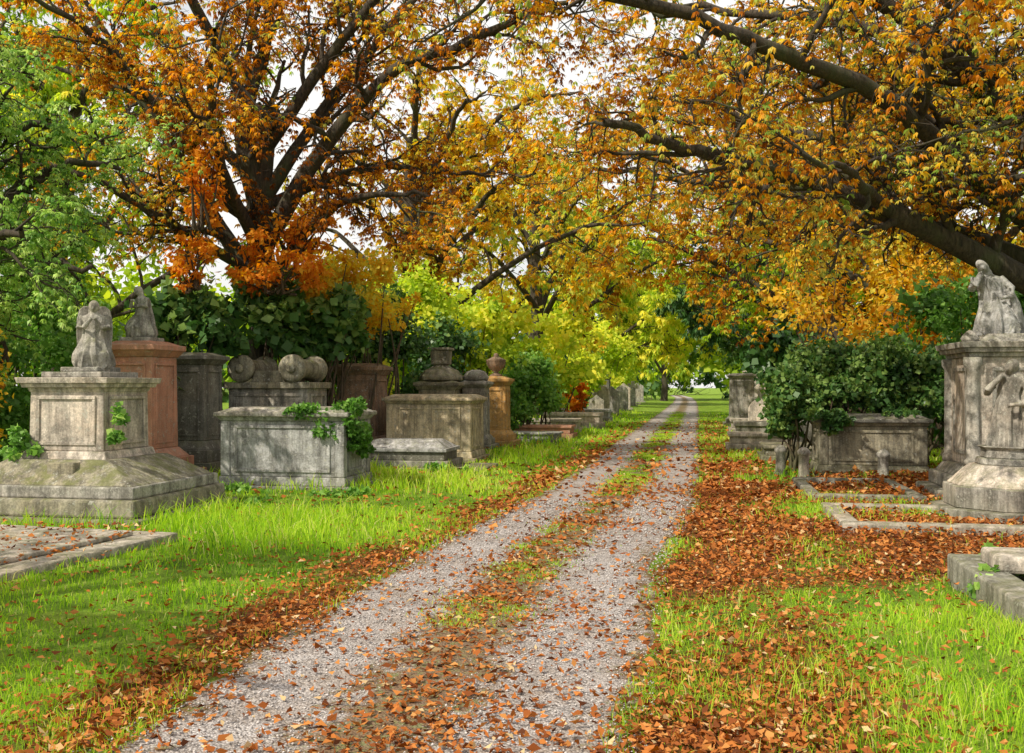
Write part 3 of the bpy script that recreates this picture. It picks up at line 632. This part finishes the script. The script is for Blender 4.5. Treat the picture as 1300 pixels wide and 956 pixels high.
# unseen tree, added left of the view to dapple lawn and path with shade
bigtree('added_shade_tree',(-9.4,2.6),10.0,3.2,8,4.2,M_chest,31,L=.15,hue=.45,per_m=.75,l1=1.8,nl=4,r0=.26,bias=(.6,.2))
def bush(name,ells,n,size,mat,stems=True,asp=.5,hue=.5,sub=26,hang=0.0,ground=True,spr=.82):
    e=empty(name,(0,0,0)); T=Tubes(); B=[];N=[];H=[]
    vol=np.array([c[3]*c[4]*c[5] for c in ells])**(2/3); cnt=(n*vol/vol.sum()).astype(int)
    for (cx,cy,cz,rx,ry,rz),m in zip(ells,cnt):
        c=np.array([cx,cy,cz]); r=np.array([rx,ry,rz])
        dirs=randdir(sub); cs=c+dirs*r*(R.random((sub,1))**.4)*spr; rs=R.uniform(.15,.42,sub)*min(r.min()*1.3,r.mean()); hs=R.normal(0,.13,sub)
        k=R.choice(sub,m,p=rs**2/np.sum(rs**2)); dd=randdir(m); dd[:,2]=np.where(dd[:,2]<-.3,-dd[:,2],dd[:,2])
        q=cs[k]+dd*(rs[k]*R.random(m)**.4*(1+.35*R.normal(size=m)))[:,None]
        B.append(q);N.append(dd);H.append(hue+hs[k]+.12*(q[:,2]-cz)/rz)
        if stems:
            for j in range(0,sub,2):
                s=np.array([cx+R.normal(0,.2)*rx,cy+R.normal(0,.2)*ry,0 if ground else cz-rz]); t=cs[j]
                T.add(catmull([s,(s+t)/2+R.normal(0,.12,3)*r,t],4),np.linspace(.035,.01,9),4)
    B=np.concatenate(B);N=np.concatenate(N);H=np.concatenate(H)
    k=B[:,2]>.03; B=B[k];N=N[k];H=H[k];n=len(B)
    d=norm(randdir(n)+N*.4+np.array([0,0,-.5-hang])); s=norm(np.cross(d,N+randdir(n)*.7)); L=size*R.uniform(.6,1.35,n)
    leafobj('leaves',B,d,s,L,L*asp*R.uniform(.7,1.1,n),H+R.normal(0,.13,n),mat,e,fold=.3)
    if stems: T.obj('stems',M_bark2,e)
    return e
bigtree('green_ash_tree',(-8.9,14.6),8.6,2.7,14,2.0,M_green,20,L=.1,hue=.78,per_m=2.2,l1=1.5,nl=5,r0=.16,bias=(.3,0),cfg=dict(trop=[0,0,-.04,-.1],nc=[0,6,5],tp=(.1,.3,.5,.75,1.0)))
bush('green_shrub',[(-8.6,15.5,1.6,1.6,1.3,1.8),(-7.9,17.5,2.0,1.3,1.3,2.0),(-9.2,18,3.4,1.5,1.4,1.8)],20000,.1,M_green,hue=.42)
bush('orange_shrub',[(-7.8,14.0,1.4,.8,.6,1.3),(-8.7,14.2,2.4,.8,.7,.9)],3500,.09,M_gold,hue=.5)
bush('ivy',[(-5.75,11.75,.85,.2,.12,.4),(-4.58,11.62,1.05,.12,.1,.35),(-6.1,11.9,.7,.3,.3,.15)],1300,.07,M_green,hue=.35,stems=False,sub=12)
bush('sycamore_shrub',[(-6.3,18.9,2.4,1.3,.9,1.3),(-5.0,20.1,2.9,1.3,.8,1.0),(-3.9,20.9,2.7,1.1,.8,.9),(-6.9,18.3,1.4,1.0,.9,1.2)],8500,.19,M_dark,hue=.85,asp=.55)
bush('maple_sapling',[(-4.6,19.6,4.0,.9,.6,.6),(-4.3,20.2,4.7,.6,.5,.5),(-6.0,18.6,3.9,.45,.35,.5),(-5.6,17.9,5.2,.35,.35,.8)],3500,.13,M_orange,hue=.65,asp=.3,hang=.5,ground=False,spr=1.1)
bush('golden_sapling',[(-4.1,21.6,3.9,1.4,.9,1.0),(-3.1,22.6,3.5,1.1,.8,.9)],6000,.13,M_gold,hue=.6,asp=.35,spr=1.0)
bush('holly_bush',[(-3.2,24.6,2.4,1.2,1.0,1.9),(-4.6,24,2.5,1.3,1.,1.9),(-1.9,27,2.2,1.0,1,1.7)],15000,.12,M_dark,hue=.7)
bush('yellow_green_shrub',[(-2.9,28,3.0,1.6,1.3,2.2),(-1.2,29.5,3.0,1.5,1.3,2.4),(-3.2,23.2,1.6,.5,.4,.6)],12000,.16,M_yg,hue=.6)
bush('ivy_covered_bush',[(.6,31.5,1.4,1.3,1.0,1.2),(-.3,30.5,1.0,.9,.8,1.2)],8500,.12,M_green,hue=.35)
bush('red_shrub',[(2.5,41.5,1.1,.7,.6,1.2)],1500,.16,M_orange,hue=.4)
bush('yellow_green_shrub',[(1.5,39,2.2,1.5,1.3,2.2),(3.0,47,2.5,1.6,1.4,2.6),(-.5,36,2.5,1.8,1.4,2.6),(3.0,56,3.4,2.2,1.6,3.6),(6.2,72,3.5,2.2,2,3.6),(9.6,88,3.5,2.2,2,3.6)],20000,.24,M_yg,hue=.65)
bush('dark_green_bush',[(2.6,51,1.7,1.4,1.2,1.8),(4.7,68,2,1.7,1.4,2.4)],7000,.26,M_dark,hue=.6)
bush('ivy_covered_bush',[(6.3,18.9,1.5,1.55,.8,.85),(5.2,18.5,1.2,.65,.7,.85),(7.5,18.9,1.55,1.0,.8,1.0),(6.0,18.3,1.4,.9,.45,.42)],21000,.1,M_dark,hue=.88)
bush('dark_green_bush',[(9.5,21.5,1.9,1.7,1.4,1.8),(8.0,26,1.3,1.2,1,1.3),(10.2,31,1.7,1.4,1.2,1.8)],14000,.15,M_green,hue=.25)
bush('dark_green_bush',[(12.3,44,2.3,1.7,1.5,2.2),(14.8,55,3.0,2.2,1.8,3.0),(17.5,64,3.4,2.5,2,3.6),(22,82,3.6,3,2.5,4)],15000,.32,M_dark,hue=.6)
bush('golden_shrub',[(9.2,24,3.7,3.2,1.5,1.8),(12.5,24,3.4,2.2,1.5,2.2)],11000,.15,M_gold,hue=.45,sub=70,spr=1.0,asp=.35,hang=.5)
bush('green_shrub',[(9.6,17.6,1.2,1.2,1.0,1.2),(9.9,17.9,2.6,1.5,1.0,1.4),(9.2,19.0,2.6,1.2,.9,1.3)],12000,.1,M_green,hue=.3)
bush('ivy',[(-2.6,15.02,1.02,.5,.2,.3),(-2.5,15.2,1.27,.5,.5,.13),(-2.32,15.35,.75,.2,.45,.4),(-3.1,15.0,1.22,.35,.15,.1)],4800,.07,M_green,hue=.28,stems=False,sub=22)
bush('ivy',[(5.6,17.15,.95,.3,.15,.3),(5.45,17.3,1.1,.4,.4,.12),(6.8,17.3,1.12,.5,.3,.1)],1600,.075,M_dark,hue=.8,stems=False,sub=16)
bush('ivy',[(4.0,7.9,.16,.35,.3,.18),(4.6,7.7,.32,.35,.2,.15),(3.55,7.4,.12,.15,.3,.12)],900,.06,M_green,hue=.6,stems=False,sub=10)
bush('low_ground_ivy',[(-4.0,14.3,.08,.7,.3,.12),(-2.4,14.1,.06,.8,.25,.1),(-1.2,17.8,.08,.6,.3,.12),(-3.4,13.0,.06,.4,.5,.1)],2600,.07,M_green,hue=.45,stems=False,sub=14)
ells=[]
for i in range(46):
    a=math.radians(-62+124*i/45)+R.normal(0,.01); rr=R.uniform(95,135); x=rr*math.sin(a); y=rr*math.cos(a)
    if abs(x-pc(y))<3.5: x+=8
    ells.append((x,y,R.uniform(4,6.5),R.uniform(5,8),R.uniform(4,6),R.uniform(5.5,9)))
ells+=[(27,172,6,9,5,8),(38,165,6,9,5,8),(18,165,6,9,5,8),(30,175,2.5,12,3,3)]
bush('distant_woodland',ells[::2],34000,.85,M_yg,hue=.45,sub=22); bush('distant_woodland',ells[1::2],26000,.85,M_dark,hue=.85,sub=22)
ells=[(-16,22,2.2,3.5,2,2.6),(-14,33,3,4.5,2.5,3.6),(-9,40,3,4.5,2.5,4),(-3,44,2.6,3.4,2,3.4),(-20,30,4,4,3,4.5),(-6,58,4,5,3,5),(18,24,2.2,3.5,2.5,2.8),(20,38,3,4.5,3,4),(24,52,4,5,3,5),(27,70,5,6,4,6),(8,105,3.5,4,3,4.5)]
bush('background_hedge',ells,42000,.3,M_yg,hue=.45,sub=40)
# ---------------------------------------------------------------- light, sky, camera
S=Vector((-.56,-.44,.72)).normalized()
sun=bpy.data.lights.new('sun','SUN'); sun.energy=5.0; sun.angle=math.radians(.5); sun.color=(1,.92,.77)
so=bpy.data.objects.new('sun',sun); link(so); so.rotation_euler=(-S).to_track_quat('-Z','Y').to_euler(); so.location=(-20,-15,30)
w=bpy.data.worlds.new('World'); scene.world=w; w.use_nodes=True; nt=w.node_tree
bg=nt.nodes['Background']; sk=nt.nodes.new('ShaderNodeTexSky'); sk.sky_type='NISHITA'; sk.sun_disc=False
sk.sun_elevation=math.asin(S.z); sk.sun_rotation=math.atan2(S.x,S.y); sk.air_density=1.0; sk.dust_density=3.0; sk.ozone_density=.8
tc=nt.nodes.new('ShaderNodeTexCoord')
cl=ramp(nt,noise(nt,mapping(nt,tc.outputs['Generated'],(1,1,2.2)),2.2,6,.6),[(.3,.55),(.55,.96)])
nt.links.new(mix(nt,cl,sk.outputs[0],(8.8,8.65,8.3)),bg.inputs[0]); bg.inputs[1].default_value=.125
cam=bpy.data.cameras.new('camera'); co=bpy.data.objects.new('camera',cam); link(co); co.location=(0,0,1.6)
co.rotation_euler=(math.radians(90.54),0,0); cam.lens=35; cam.sensor_width=36; cam.clip_end=2000; scene.camera=co
scene.view_settings.view_transform='Standard'; scene.view_settings.look='None'; scene.view_settings.exposure=0
